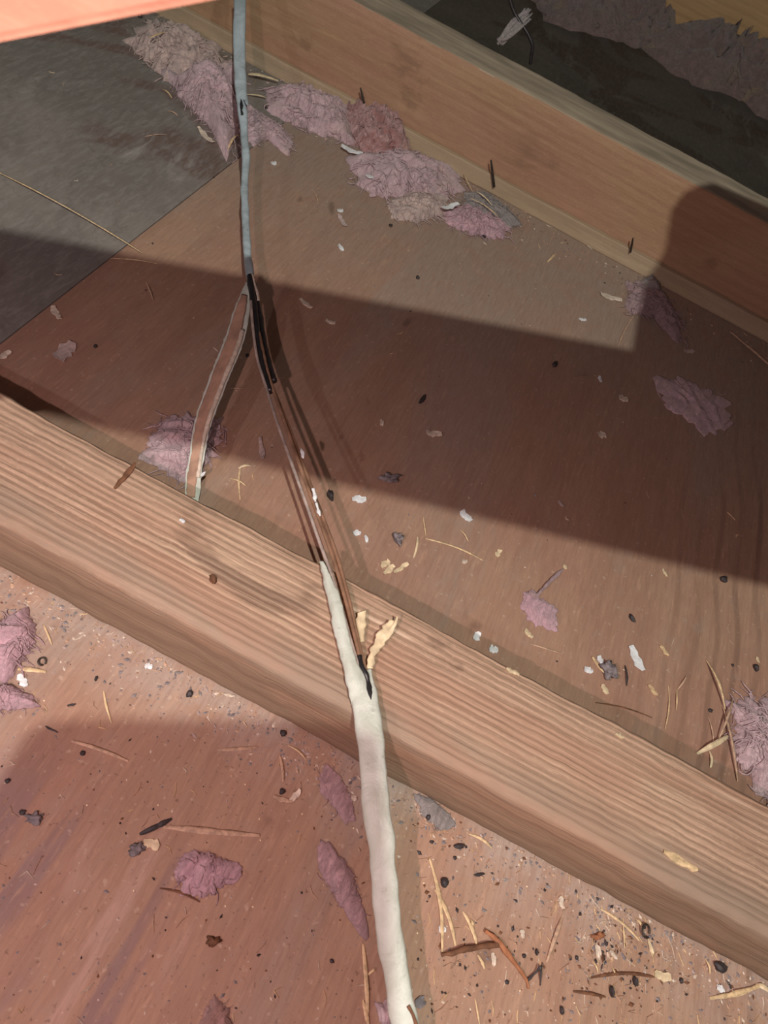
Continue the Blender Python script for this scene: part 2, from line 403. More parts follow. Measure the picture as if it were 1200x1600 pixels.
# ================================================================== CABLE
cable = bpy.data.objects.new('electrical_cable', None); COL.objects.link(cable); cable.location = (0, 0, 0)
tag(cable, 'gnawed white electrical cable lying across the joist with its copper wires exposed', 'cable')
def crow(px, py, z, wpx, tk=None):
    P = at(px, py, z); hw = mm(wpx / 2, P); return (P.x, P.y, P.z, hw, tk or min(hw, .0028))
bm = bmesh.new()
sweep(bm, [crow(642, 1680, .024, 42), crow(633, 1600, .028, 43), crow(625, 1560, .031, 42), crow(610, 1465, .037, 41), crow(602, 1400, .041, 42), crow(597, 1330, .045, 42), crow(590, 1270, .048, 42),
           crow(580, 1169, .0500, 42), crow(571, 1100, .0498, 42), crow(566, 1070, .0495, 41, .002), crow(562, 1050, .0490, 38, .0012)], 22, rough=.0009, rs=120, sub=10)
link('sheath', bm, 'sheath', cable)
# torn half of the sheath still standing beside the wires
bm = bmesh.new()
Lp = [(501, 877), (505, 905), (513, 940), (521, 980), (529, 1015), (538, 1050), (545, 1082), (550, 1105)]
LZ = [.0505] * 6 + [.0500, .0465]; RZ = [.0535] * 6 + [.0515, .0475]
Rp = [(505, 877), (519, 905), (531, 930), (541, 975), (549, 1005), (560, 1040), (574, 1060), (590, 1085)]
shell(bm, [at(x, y, z) for (x, y), z in zip(Lp, LZ)], [at(x, y, z) for (x, y), z in zip(Rp, RZ)], .22, .0011, 10, jag=.0007, seed=4)
link('torn_sheath', bm, 'sheath', cable)
# ragged cream flaps
fl = bpy.data.objects
bm = bmesh.new()
shell(bm, px3([(573, 1045, .0500), (577, 1020, .0500), (586, 1000, .0505), (596, 982, .052), (609, 968, .053)]), px3([(584, 1045, .0500), (588, 1022, .0502), (602, 1004, .0505), (612, 990, .052), (616, 970, .053)]), .12, .0006, 6, jag=.0017, seed=9)
shell(bm, px3([(596, 1003, .0510), (602, 990, .052), (614, 976, .054), (620, 962, .055)]), px3([(602, 1006, .0510), (609, 994, .052), (618, 980, .054), (622, 964, .055)]), .1, .0005, 4, jag=.001, seed=2)
shell(bm, px3([(558, 1005, .0495), (557, 985, .0495), (556, 970, .0500), (560, 957, .051)]), px3([(571, 1002, .0495), (571, 985, .0495), (571, 970, .0500), (573, 953, .051)]), .1, .0006, 6, jag=.0017, seed=5)
o = link('sheath_flap', bm, 'cream', cable); o['label'] = 'ragged cream flaps of torn sheath'
# upper sheath
bm = bmesh.new()
UPR = [(375, -70, .112, 20), (375, 0, .098, 19), (374, 60, .084, 19), (375, 115, .072, 18.5), (377, 150, .064, 18), (379, 172, .060, 15), (381, 205, .054, 12.5), (384, 240, .050, 12), (384, 262, .047, 11.5), (382, 300, .043, 11.5), (384, 350, .040, 12), (387, 400, .039, 13), (390, 425, .0385, 13), (391, 442, .0375, 10)]
sweep(bm, [crow(*r, tk=.0023) for r in UPR], 18, rough=.0006, rs=90, sub=7)
o = link('sheath', bm, 'sheathgrey', cable); o['label'] = 'grey grimy upper run of the sheath'
bm = bmesh.new()
P = [at(376, 158, .0645), at(377, 166, .0628), at(376.5, 174, .0612), at(378, 181, .0597)]
sweep(bm, [(p.x, p.y, p.z + .0012, hw, .0012) for p, hw in zip(P, (.0004, .0009, .0006, .0010))], 8, rough=.0005, rs=400)
link('gnawed_hole', bm, 'black', cable)
bm = bmesh.new()
shell(bm, px3([(380, 154, .0668), (383, 160, .0665), (386, 164, .066)]), px3([(387, 150, .066), (388, 157, .0655), (389, 166, .065)]), .2, .0005, 4, jag=.001)
link('sheath_flap', bm, 'sheathgrey', cable)
# conductors
def wire(rows, r, mt, name, label=None, rough=0, n=10):
    bm = bmesh.new(); sweep(bm, [(*at(x, y, z), r, r) for x, y, z in rows], n, sq=2, rough=rough, rs=200, sub=6)
    o = link(name, bm, mt, cable)
    if label: o['label'] = label
    return o
wire([(390, 432, 0.0395), (397, 480, 0.0386), (403, 530, 0.0395), (411, 575, 0.0411), (423, 612, 0.0423)], .0021, 'black', 'conductor_insulation', 'black insulation left on the wire', .0006)
wire([(396, 440, 0.0370), (405, 490, 0.0368), (412, 535, 0.0376), (420, 570, 0.0391), (428, 596, 0.0404)], .0020, 'black', 'conductor_insulation', None, .0006)
wire([(392, 470, 0.0408), (395, 510, 0.0409), (402, 560, 0.0418), (415, 602, 0.0430), (433, 660, 0.0457), (455, 722, 0.0484), (476, 780, 0.0505), (496, 838, 0.0515), (515, 890, 0.0520), (531, 940, 0.0525), (545, 990, 0.0525), (557, 1030, 0.0520), (571, 1068, 0.0505)], .00085, 'copperlit', 'conductor', 'bright bare copper strand')
wire([(405, 520, 0.0407), (418, 580, 0.0424), (434, 630, 0.0443), (457, 694, 0.0471), (480, 760, 0.0500), (502, 820, 0.0510), (521, 873, 0.0520), (538, 930, 0.0525), (551, 980, 0.0525), (562, 1025, 0.0520), (573, 1064, 0.0505)], .00095, 'copper', 'conductor', 'dull bare copper wire')
wire([(420, 590, 0.0412), (437, 632, 0.0424), (460, 690, 0.0448), (484, 755, 0.0479), (507, 815, 0.0500), (527, 870, 0.0515), (544, 932, 0.0518), (556, 985, 0.0518), (566, 1030, 0.0512), (575, 1062, 0.0500)], .00100, 'copper', 'conductor', 'dull bare copper wire')
wire([(561, 1025, .0525), (567, 1045, .0528), (573, 1060, .0526), (577, 1078, .0515), (579, 1096, .0488)], .0014, 'black', 'conductor_insulation', None, .0008)
bm = bmesh.new()
sweep(bm, [(*at(575, 1066, .0525), .0008, .0008), (*at(577, 1078, .0527), .0013, .0008), (*at(580, 1094, .0527), .0004, .0006)], 8, rough=.0004, rs=300)
link('sheath_slit', bm, 'black', cable)
for k, (a, b) in enumerate([((489, 764, .053), (493, 784, .053)), ((494, 786, .0532), (500, 806, .0535)), ((470, 700, .051), (474, 716, .051))]):
    bm = bmesh.new(); A, B = at(*a), at(*b)
    sweep(bm, [(*A, .0004, .0004), (*((A + B) / 2), .0011, .0007), (*B, .0005, .0004)], 8, rough=.0008, rs=400)
    o = link('filler_scrap', bm, 'white', cable)
bm = bmesh.new()
sweep(bm, [(*at(638, 1572, .0345), .0006, .0005), (*at(646, 1588, .0335), .0007, .0006), (*at(652, 1610, .0315), .0008, .0008), (*at(655, 1640, .0295), .0010, .0008)], 8, rough=.0005, rs=250)
link('sheath_slit', bm, 'brown', cable)
# small hooked strip where the sheath splits
bm = bmesh.new()
shell(bm, px3([(393, 428, .0425), (397, 445, .042), (401, 462, .042), (402, 470, .042)]), px3([(395, 427, .0425), (400, 445, .042), (405, 460, .042), (406, 470, .042)]), .2, .0004, 4)
link('sheath_flap', bm, 'offwhite', cable)
# stripped branch of sheath and paper that drops behind the joist
BR = [(388, 440, .038, 6), (383, 462, .037, 15), (379, 482, .036, 24), (371, 515, .035, 29), (363, 540, .034, 30), (353, 565, .033, 30), (344, 587, .032, 29), (331, 621, .029, 28), (319, 655, .026, 27), (311, 689, .022, 25), (306, 723, .018, 23), (302, 747, .014, 24), (300, 778, .007, 22), (297, 800, .0035, 20)]
def edge(sgn, dz=0, f=1.0):
    out = []
    for i, (x, y, z, wd) in enumerate(BR):
        a = BR[max(i - 1, 0)]; b = BR[min(i + 1, len(BR) - 1)]; tx, ty = b[0] - a[0], b[1] - a[1]; l = math.hypot(tx, ty)
        nx, ny = ty / l, -tx / l                    # to the right of the run
        out.append(at(x + nx * -sgn * wd / 2 * f, y + ny * -sgn * wd / 2 * f, z + dz))
    return out
bm = bmesh.new(); shell(bm, edge(1), edge(-1), -.14, .0008, 10, jag=.0007, seed=8); o = link('torn_sheath', bm, 'sheathstrip' if 'sheathstrip' in MT else 'sheath', cable); o['label'] = 'hollow strip of sheath peeled away to the left'; strip = o
def edge2(lo, hi, dz):
    A, B = edge(1), edge(-1); return [a.lerp(b, lo) + Vector((0, 0, dz)) for a, b in zip(A, B)], [a.lerp(b, hi) + Vector((0, 0, dz)) for a, b in zip(A, B)]
A, B = edge2(.10, .70, .0006)
bm = bmesh.new(); shell(bm, A[1:-1], B[1:-1], .02, .0006, 8, jag=.0007, seed=3); o = link('filler_paper', bm, 'paper', strip)
A, B = edge2(.66, .90, .0008)
bm = bmesh.new(); shell(bm, A[3:-2], B[3:-2], .25, .0006, 6, jag=.0006, seed=6); link('filler_cord', bm, 'offwhite', strip)
bm = bmesh.new(); A, B = at(313, 745, .014), at(321, 737, .018)
sweep(bm, [(*A, .0006, .0004), (*((A + B) / 2), .0009, .0004), (*B, .0002, .0002)], 8); link('sheath_flap', bm, 'white', cable)

# ================================================================== INSULATION
def tuft(poly, height, mt, label, surf=None, seed=0, fib=120, rg=.75, group=None, kind_name='insulation_tuft', flat=False, ridge=55):
    P = [at(x, y) if surf is None else surf(x, y) for x, y in poly]
    c = sum(P, Vector()) / len(P); gk = 1.06 if height > .0055 else 1.0; P = [c + (p - c) * gk for p in P]
    c = sum(P, Vector()) / len(P); pts = []
    n = len(P); NA = 84; NR = 22
    ang = sorted([((math.atan2(p.y - c.y, p.x - c.x)) % (2 * PI), (p - c).length) for p in P])
    def rad(a):
        a %= 2 * PI
        for i in range(n):
            a0, r0 = ang[i]; a1, r1 = ang[(i + 1) % n]
            if i == n - 1: a1 += 2 * PI
            aa = a + 2 * PI if a < a0 and i == n - 1 else a
            if a0 <= aa <= a1:
                t = (aa - a0) / max(a1 - a0, 1e-6)
                q0 = Vector((math.cos(a0), math.sin(a0))) * r0; q1 = Vector((math.cos(a1), math.sin(a1))) * r1
                d = Vector((math.cos(aa), math.sin(aa))); e = q1 - q0
                den = d.x * e.y - d.y * e.x
                if abs(den) < 1e-9: return r0
                return max(.0005, (q0.x * e.y - q0.y * e.x) / den)
        return ang[0][1]
    R = [rad(2 * PI * i / NA) for i in range(NA)]; mean = sum(R) / NA
    bm = bmesh.new(); sv = Vector((seed * 7.3, seed * 3.1, 0))
    def top(a, u, r):
        x, y = c.x + math.cos(a) * r * u, c.y + math.sin(a) * r * u
        q = Vector((x, y, 0)) * ridge + sv
        dn = 1 - abs(noise.noise(q + Vector((noise.noise(q * .5), noise.noise(q * .5 + Vector((9, 0, 0))), 0)) * 2.0)) * 2
        dn2 = noise.fractal(q * 2.1, 1, 2, 4)
        prof = (1 - u ** 2.6)
        h = height * prof * (.62 + .38 * dn * rg * 2 + .30 * dn2 * rg) + .0006
        return Vector((x, y, max(.0004, h)))
    ring = []
    for j in range(1, NR + 1):
        u = j / NR; row = []
        for i in range(NA):
            a = 2 * PI * i / NA; jg = 1 + .22 * noise.noise(Vector((math.cos(a) * 4 + seed, math.sin(a) * 4, 1))) + .16 * noise.noise(Vector((math.cos(a) * 11 + seed, math.sin(a) * 11, 4)))
            row.append(top(a, u, R[i] * (1 + (jg - 1) * u)))
        ring.append([bm.verts.new(p) for p in row])
    ct = bm.verts.new(top(0, 0, 0)); base = [bm.verts.new((v.co.x, v.co.y, .0001)) for v in ring[-1]]
    for i in range(NA):
        k = (i + 1) % NA; bm.faces.new((ct, ring[0][i], ring[0][k]))
        for j in range(NR - 1): bm.faces.new((ring[j][i], ring[j + 1][i], ring[j + 1][k], ring[j][k]))
        bm.faces.new((ring[-1][i], base[i], base[k], ring[-1][k]))
    bm.faces.new(base[::-1])
    rr = random.Random(seed + 100)
    area = mean * mean * 3.1; sc = max(.35, min(1, mean / .03))
    for q in range(int(min(230, 30 + area * 70000)) if height > .0035 else int(fib * .3)):   # matted wisps lying over the clump
        i = rr.randrange(NA); u = math.sqrt(rr.uniform(.02, 1.08)); a = 2 * PI * i / NA; L = rr.uniform(.006, .018) * sc; da = rr.uniform(0, 2 * PI) if rr.random() < .35 else rr.gauss(-.5, .6)
        q0 = Vector((c.x + math.cos(a) * R[i] * u, c.y + math.sin(a) * R[i] * u)); rows = []; hw0 = rr.uniform(.0002, .0009) * sc * .8; cv = rr.gauss(0, .35)
        def hgt(x, y):
            dx, dy = x - c.x, y - c.y; aa = math.atan2(dy, dx) % (2 * PI); rq = R[int(aa / (2 * PI) * NA) % NA]; uu = min(1, math.hypot(dx, dy) / max(rq, 1e-5)); return top(aa, uu, rq).z if uu < 1 else .0005
        for s_ in range(6):
            t = s_ / 5; hw = hw0 * (math.sin(PI * (.1 + .8 * t)) ** .7) * rr.uniform(.7, 1.2); d = Vector((math.cos(da), math.sin(da))); nn = Vector((-d.y, d.x))
            z = hgt(q0.x, q0.y) + hw0 * .7 + (.0012 * math.sin(PI * t) if height > .004 else 0)
            rows.append([Vector((q0.x + nn.x * hw, q0.y + nn.y * hw, z - hw * .5)), Vector((q0.x, q0.y, z + hw * .5)), Vector((q0.x - nn.x * hw, q0.y - nn.y * hw, z - hw * .6)), Vector((q0.x, q0.y, z - hw * .8))])
            q0 = q0 + d * L / 5; da += cv + rr.gauss(0, .2)
        grid_faces(bm, rows)
    for q in range(int(fib * 2.2)):                                       # loose glass fibres
        i = rr.randrange(NA); u = rr.uniform(.25, 1.0) if q % 4 == 0 else rr.uniform(.82, 1.12); a = 2 * PI * i / NA; p = top(a, min(u, 1), R[i]); p.x += math.cos(a) * R[i] * max(0, u - 1); p.y += math.sin(a) * R[i] * max(0, u - 1); L = rr.uniform(.002, .006) * sc
        dr = Vector((rr.gauss(0, 1), rr.gauss(0, 1), rr.uniform(.0, .7))).normalized(); rows = []
        for s_ in range(5):
            hw = rr.uniform(.00006, .00016) * sc * (1 - s_ / 6)
            t = dr.cross(Vector((0, 0, 1))).normalized(); up_ = t.cross(dr)
            rows.append([p + t * hw, p + up_ * hw, p - t * hw]); dr = (dr + Vector((rr.gauss(0, .35), rr.gauss(0, .35), -.22))).normalized(); p = p + dr * L / 5
            if p.z < .0003: p.z = .0003
        grid_faces(bm, rows)
    o = link(kind_name, bm, mt); recentre(o, (c.x, c.y, 0)); tag(o, label, 'insulation', group); return o

T = [
 ([(205, 72), (235, 42), (290, 50), (333, 75), (352, 110), (335, 145), (290, 138), (262, 125), (232, 98)], .017, 'tanfl', 'dusty tan and pink insulation clump at the upper left end of the row', 260, 1),
 ([(262, 122), (300, 105), (370, 105), (376, 165), (372, 215), (352, 246), (338, 215), (316, 185), (282, 152)], .021, 'pink', 'ragged pink insulation clump just left of the grey cable', 340, 2),
 ([(383, 165), (410, 182), (440, 203), (458, 226), (444, 240), (415, 216), (398, 230), (384, 215)], .006, 'pink', 'thin pink insulation wisp just right of the grey cable', 160, 3),
 ([(415, 142), (470, 136), (530, 148), (556, 180), (548, 228), (500, 208), (450, 192), (425, 172)], .014, 'pink', 'pink insulation clump crossed by the cable shadow', 240, 4),
 ([(522, 160), (575, 160), (612, 188), (634, 222), (638, 246), (600, 248), (552, 226)], .020, 'pinkred', 'reddish brown stained insulation clump against the batten', 260, 5),
 ([(553, 250), (620, 238), (655, 246), (705, 268), (722, 298), (685, 312), (630, 308), (575, 302), (548, 276)], .013, 'pink', 'crumpled mauve pink insulation clump in the middle of the row', 340, 6),
 ([(606, 318), (640, 303), (695, 310), (694, 335), (645, 347), (615, 340)], .007, 'tanfl', 'rounded tan pink insulation lobe on the front edge of the row', 100, 7),
 ([(690, 338), (722, 322), (768, 335), (790, 356), (786, 373), (742, 366), (702, 352)], .007, 'pinkhot', 'bright pink insulation strip at the right end of the row', 140, 8),
 ([(1020, 586), (1060, 590), (1102, 607), (1140, 627), (1144, 665), (1128, 676), (1106, 683), (1072, 655), (1040, 635), (1026, 610)], .0028, 'pink', 'flat pink insulation leaf alone on the shaded plywood at right', 50, 9),
 ([(818, 926), (830, 922), (845, 936), (866, 946), (873, 988), (850, 984), (826, 970), (815, 950)], .0026, 'pinkhot', 'small bright pink insulation scrap with a thin curled tail', 40, 10),
 ([(1132, 1100), (1150, 1120), (1200, 1098), (1270, 1100), (1290, 1260), (1210, 1262), (1178, 1220), (1148, 1165)], .009, 'pink', 'large greyish pink insulation piece at the right edge behind the pale joist', 200, 11),
 ([(270, 1356), (290, 1333), (320, 1329), (345, 1342), (373, 1350), (370, 1376), (345, 1390), (310, 1403), (281, 1396)], .0045, 'pinkhot', 'oval pink insulation tuft alone on the shaded near plywood', 160, 12),
 ([(492, 1338), (498, 1324), (514, 1320), (534, 1336), (554, 1372), (566, 1415), (576, 1462), (562, 1464), (545, 1438), (520, 1398), (502, 1366)], .0030, 'thinpink', 'long pink insulation wisp left of the white cable', 110, 13),
 ([(498, 1206), (515, 1194), (532, 1214), (548, 1248), (556, 1284), (543, 1288), (522, 1262), (501, 1238)], .0012, 'thinpink', 'thin dusty pink insulation film beside the white cable near the pale joist', 80, 14),
 ([(238, 695), (252, 662), (290, 650), (322, 662), (342, 655), (346, 690), (322, 722), (300, 758), (262, 738), (226, 708)], .006, 'pink', 'grimy pink insulation heap behind the joist where the peeled strip ends', 220, 15),
 ([(-60, 968), (0, 975), (38, 955), (53, 976), (52, 1004), (35, 1036), (15, 1062), (-60, 1066)], .011, 'pinkhot', 'plump pink insulation lobe at the left edge, upper of two', 70, 16),
 ([(-60, 1072), (18, 1074), (44, 1086), (61, 1106), (20, 1108), (-60, 1110)], .008, 'pinkhot', 'narrow pink insulation lobe at the left edge, lower of two', 50, 17),
 ([(310, 1620), (318, 1580), (334, 1556), (356, 1578), (368, 1620)], .0022, 'rosefilm', 'faint pink insulation patch at the bottom edge left of the cable', 50, 18),
 ([(588, 1570), (604, 1560), (612, 1590), (640, 1640), (600, 1640)], .004, 'pink', 'small pink tuft under the left side of the cable end', 50, 19),
 ([(644, 1238), (672, 1246), (700, 1272), (714, 1290), (690, 1298), (660, 1276)], .0022, 'greyfl', 'pale grey lint patch at the foot of the pale joist right of the cable', 60, 20),
 ([(985, 446), (1012, 440), (1032, 456), (1054, 494), (1068, 532), (1048, 526), (1018, 492), (982, 488)], .006, 'mauve', 'dusty mauve insulation wisp by the batten at right', 150, 21),
 ([(735, 300), (760, 305), (790, 330), (812, 352), (790, 352), (750, 335), (722, 318)], .006, 'greyfl', 'grey tangle of lint and straw behind the bright pink strip', 120, 22),
 ([(1010, 462), (1000, 445), (1012, 432), (1030, 440), (1028, 460)], .009, 'greyfl', 'curled grey lint ball against the batten at right', 80, 27),
]
for (poly, h, mt, lab, fb, sd) in T:
    tuft(poly, h, mt, lab, seed=sd, fib=fb)
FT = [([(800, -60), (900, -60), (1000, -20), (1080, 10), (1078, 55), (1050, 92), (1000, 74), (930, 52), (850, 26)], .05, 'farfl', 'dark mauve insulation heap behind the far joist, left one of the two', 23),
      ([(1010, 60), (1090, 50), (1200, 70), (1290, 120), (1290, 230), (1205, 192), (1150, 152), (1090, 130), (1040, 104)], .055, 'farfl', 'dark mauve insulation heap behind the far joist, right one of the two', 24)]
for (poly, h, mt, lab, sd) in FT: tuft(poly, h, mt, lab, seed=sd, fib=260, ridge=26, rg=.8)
# pink tail of the small scrap
bm = bmesh.new()
sweep(bm, [(*at(x, y, z), hw, .0006) for x, y, z, hw in [(826, 926, .0012, .0016), (838, 930, .003, .0012), (848, 921, .0035, .0010), (862, 906, .003, .0012), (874, 895, .002, .0012), (881, 889, .001, .0003)]], 8, rough=.0005, rs=300)
tail = link('fibre_tail', bm, 'mauve')
for ob in list(COL.objects):
    if ob.get('label', '').startswith('small bright pink insulation scrap'):
        tail.parent = ob; tail.matrix_parent_inverse = Matrix.Translation(-ob.location)

# ================================================================== LITTER
def bit_flake(P, L, Wd, ang, mt, curl=.2, th=.0003, seed=0, name='plastic_flake'):
    rr = random.Random(seed); bm = bmesh.new(); n = 7; rows = []
    d = Vector((math.cos(ang), math.sin(ang), 0)); s = Vector((-d.y, d.x, 0)); lift = rr.uniform(.1, .5) * curl * L
    for i in range(n + 1):
        t = i / n; hw = Wd / 2 * (math.sin(PI * (.12 + .76 * t)) ** .6) * rr.uniform(.65, 1.15)
        c = d * (t - .5) * L + s * rr.uniform(-.12, .12) * Wd + Vector((0, 0, th + .0004 + curl * L * abs(t - .45) ** 2 * 1.5))
        rows.append([c - s * hw + Vector((0, 0, rr.uniform(0, .0006))), c + Vector((0, 0, .0004)), c + s * hw + Vector((0, 0, lift * .4)), c + s * hw + Vector((0, 0, lift * .4 - th)), c + Vector((0, 0, .0004 - th)), c - s * hw - Vector((0, 0, th))])
    grid_faces(bm, rows)
    for v in bm.verts: v.co.z = max(v.co.z, .00005)
    o = link(name, bm, mt, smooth=False); o.location = P; return o
def bit_sliver(P, Q, Wd, mt, seed=0, name='wood_splinter', bend=.06, lift=.0012):
    rr = random.Random(seed); bm = bmesh.new(); n = 9; d = Q - P; L = d.length; s = Vector((-d.y, d.x, 0)).normalized(); rows = []
    bx = rr.uniform(-bend, bend) * L; split = rr.uniform(.3, .8)
    for i in range(n + 1):
        t = i / n; hw = Wd / 2 * (.35 + .65 * math.sin(PI * (.08 + .84 * t))) * rr.uniform(.75, 1.15)
        c = d * t + s * bx * math.sin(PI * t) + Vector((0, 0, hw * .6 + lift * math.sin(PI * t * .9) + .0001))
        h = max(hw * .45, .0001)
        rows.append([c - s * hw, c - s * hw * .4 + Vector((0, 0, h)), c + s * hw * .5 + Vector((0, 0, h * .8)), c + s * hw, c + Vector((0, 0, -h))])
    grid_faces(bm, rows)
    o = link(name, bm, mt, smooth=False); o.location = P; return o
def bit_pellet(P, L, Wd, ang, mt, seed=0, name='dark_pellet', jag=.35):
    rr = random.Random(seed); bm = bmesh.new(); bmesh.ops.create_icosphere(bm, subdivisions=3, radius=1)
    for v in bm.verts:
        k = 1 + jag * noise.noise(v.co * 1.6 + Vector((seed, 0, 0))) + jag * .5 * noise.noise(v.co * 4 + Vector((seed, 3, 0)))
        bend = .25 * v.co.x * v.co.x
        v.co = Vector((v.co.x * k * L / 2, (v.co.y * k + bend) * Wd / 2, v.co.z * k * Wd * .4 + Wd * .36))
        if v.co.z < 0: v.co.z = 0
    bmesh.ops.rotate(bm, verts=bm.verts[:], cent=(0, 0, 0), matrix=Matrix.Rotation(ang, 3, 'Z'))
    o = link(name, bm, mt); o.location = P; return o

def wang(px, py, adeg, z):
    """direction on the board of something that points adeg (from the right, downward) in the view"""
    a = math.radians(adeg); A, B = at(px, py, z), at(px + 6 * math.cos(a), py + 6 * math.sin(a), z); return math.atan2(B.y - A.y, B.x - A.x)
cnt = [0]
def sd_(): cnt[0] += 1; return cnt[0]
def flake(px, py, L, W, a, mt, label, z=0, group=None, name='plastic_flake', cat='flake', curl=.2):
    P = at(px, py, z); A = math.radians(a); k = (at(px + L / 2 * math.cos(A), py + L / 2 * math.sin(A), z) - at(px - L / 2 * math.cos(A), py - L / 2 * math.sin(A), z)).length
    o = bit_flake(P, k, mm(W, P) * 1.15, wang(px, py, a, z), mt, curl, seed=sd_(), name=name); tag(o, label, cat, group); return o
def sliver(p, q, W, mt, label, z=0, group=None, name='wood_splinter', cat='splinter', lift=.0012, bend=.05):
    P, Q = at(*p, z), at(*q, z); o = bit_sliver(P, Q, mm(W, (P + Q) / 2), mt, sd_(), name, bend, lift); tag(o, label, cat, group); return o
def pellet(px, py, L, W, a, mt, label, z=0, group=None, name='dark_pellet', cat='pellet', jag=.35):
    P = at(px, py, z); o = bit_pellet(P, mm(L, P) * .84, mm(W, P) * .80, wang(px, py, a, z), mt, sd_(), name, jag); tag(o, label, cat, group); return o

F = flake
F(88, 491, 24, 10, 60, 'offwhite', 'whitish flake near the grey board edge at left')
F(101, 551, 34, 22, -50, 'tanfl', 'broad tan paper scrap on the shaded plywood at far left', name='paper_scrap', cat='scrap')
F(8, 556, 20, 9, -30, 'offwhite', 'tan flake at the left edge above the black joist shadow')
F(321, 214, 34, 9, 48, 'offwhite', 'cream gnawed chip on the grey board left of the cable', name='wood_chip', cat='chip')
F(549, 237, 36, 9, 22, 'white', 'long white flake stuck at the front of the pink insulation row', z=.004)
F(577, 277, 12, 8, 20, 'white', 'tiny white flake in the middle of the insulation row', z=.008)
F(702, 324, 26, 8, -12, 'white', 'white flake lying on the pale pink insulation lobe', z=.008)
F(427, 256, 9, 8, 0, 'white', 'small white crumb right of the grey cable below the pink wisp')
F(531, 330, 10, 8, 10, 'white', 'white crumb, upper of the short column right of the cable')
F(534, 347, 22, 8, 60, 'tanfl', 'pinkish curled chip between white crumbs right of the cable')
F(532, 388, 6, 14, 0, 'white', 'white crumb, lowest of the short column right of the cable')
F(953, 466, 34, 10, 18, 'offwhite', 'long cream chip beside the batten at right', name='wood_chip', cat='chip')
F(909, 500, 12, 6, 15, 'white', 'small bright white flake by the edge of the shadow band')
F(937, 594, 10, 6, 80, 'white', 'tiny bright white flake inside the shadow band at right')
F(973, 624, 16, 12, 30, 'offwhite', 'pale round chip in the shadow band left of the pink leaf', name='wood_chip', cat='chip')
F(939, 680, 11, 13, 0, 'offwhite', 'small round pale chip in the shadow band below the other', name='wood_chip', cat='chip')
F(677, 679, 24, 11, 8, 'offwhite', 'half moon pale flake in the middle of the shadow band')
F(478, 476, 24, 8, 40, 'offwhite', 'pale flake just right of the split cable')
F(516, 504, 16, 8, 20, 'offwhite', 'crooked pale flake right of the black wires')
F(596, 662, 6, 14, 10, 'offwhite', 'small upright pale flake in the shadow band', group=None)
F(1075, 550, 16, 9, 5, 'tanfl', 'dull oblong chip below the mauve wisp at right', name='wood_chip', cat='chip')
F(560, 781, 22, 11, 5, 'white', 'bright white flake right of the copper wires at the shadow edge')
F(727, 808, 22, 14, 50, 'white', 'bright white jagged flake right of centre at the shadow edge')
F(557, 834, 12, 9, 0, 'white', 'small white crumb right of the copper wires, middle of the bay')
F(572, 843, 5, 12, 0, 'white', 'narrow white crumb right of the copper wires')
F(601, 883, 16, 10, -40, 'cream', 'cream chip, left of three together behind the pale joist', name='wood_chip', cat='chip')
F(607, 892, 20, 8, -40, 'cream', 'cream chip, middle of three together behind the pale joist', name='wood_chip', cat='chip')
F(625, 889, 26, 8, -32, 'cream', 'cream chip, right of three together behind the pale joist', name='wood_chip', cat='chip')
F(744, 995, 14, 10, -60, 'white', 'white torn flake at the back edge of the pale joist', name='plastic_flake')
F(770, 1016, 14, 12, 10, 'white', 'grey white round flake in the shadow behind the pale joist')
F(725, 878, 9, 7, 0, 'offwhite', 'tiny cream crumb below the fallen straw')
F(778, 866, 12, 8, -60, 'cream', 'small cream chip right of the fallen straw', name='wood_chip', cat='chip')
F(882, 887, 8, 7, 50, 'cream', 'tiny cream crumb at the end of the pink tail')
F(825, 991, 18, 8, 50, 'cream', 'cream chip below the small pink scrap', name='wood_chip', cat='chip')
F(993, 1030, 44, 14, 62, 'white', 'large white torn flake on the plywood at right')
F(937, 1032, 14, 9, 60, 'white', 'white crumb above the dark lint at right')
F(918, 1048, 14, 10, 20, 'white', 'pale blue white crumb left of the dark lint')
F(944, 1078, 18, 9, 60, 'cream', 'cream chip just below the dark lint', name='wood_chip', cat='chip')
F(933, 1040, 30, 5, 55, 'straw', 'tan splinter leaning on the dark lint', name='wood_splinter', cat='splinter')
F(1037, 1018, 20, 7, 55, 'straw', 'tan chip right of the large white flake', name='wood_chip', cat='chip')
F(1019, 1079, 22, 7, 52, 'straw', 'tan chip between the white flake and thin straws', name='wood_chip', cat='chip')
F(1183, 1032, 10, 6, 70, 'cream', 'tiny cream chip near the right edge', name='wood_chip', cat='chip')
F(876, 788, 12, 6, 50, 'tanfl', 'dull chip in the shadow band right of centre', name='wood_chip', cat='chip')
F(1038, 896, 14, 5, 60, 'cream', 'small cream sliver at the lower shadow edge at right', name='wood_chip', cat='chip')
F(408, 703, 34, 8, 85, 'tanfl', 'bone shaped tan chip left of the copper wires', name='wood_chip', cat='chip')
F(236, 1320, 26, 14, 20, 'cream', 'cream torn flake beside the black twig', z=0)
F(35, 1065, 22, 11, 65, 'white', 'white flake between the two pink lobes at left')
F(232, 1042, 12, 10, 0, 'white', 'small white crumb in dust below the pale joist')
F(358, 1087, 18, 5, 15, 'offwhite', 'small cream flake in dust at the foot of the pale joist')
F(1033, 1526, 26, 14, 15, 'cream', 'cream crumpled flake at the end of the brown twig')
F(552, 0 + 1258 - 10, 10, 8, 30, 'offwhite', 'tiny cream crumb left of the cable')
F(876, 1411, 20, 9, 80, 'offwhite', 'pale flake in the litter below the pale joist')
F(815, 1460, 14, 8, 80, 'offwhite', 'small pale flake in the litter left of the long grey splinter')
F(690, 1452, 11, 10, 0, 'white', 'small whitish pebble between the two long splinters', name='plastic_flake')
F(770, 1500, 7, 18, 5, 'offwhite', 'upright pale flake beside the brown leaf twig')
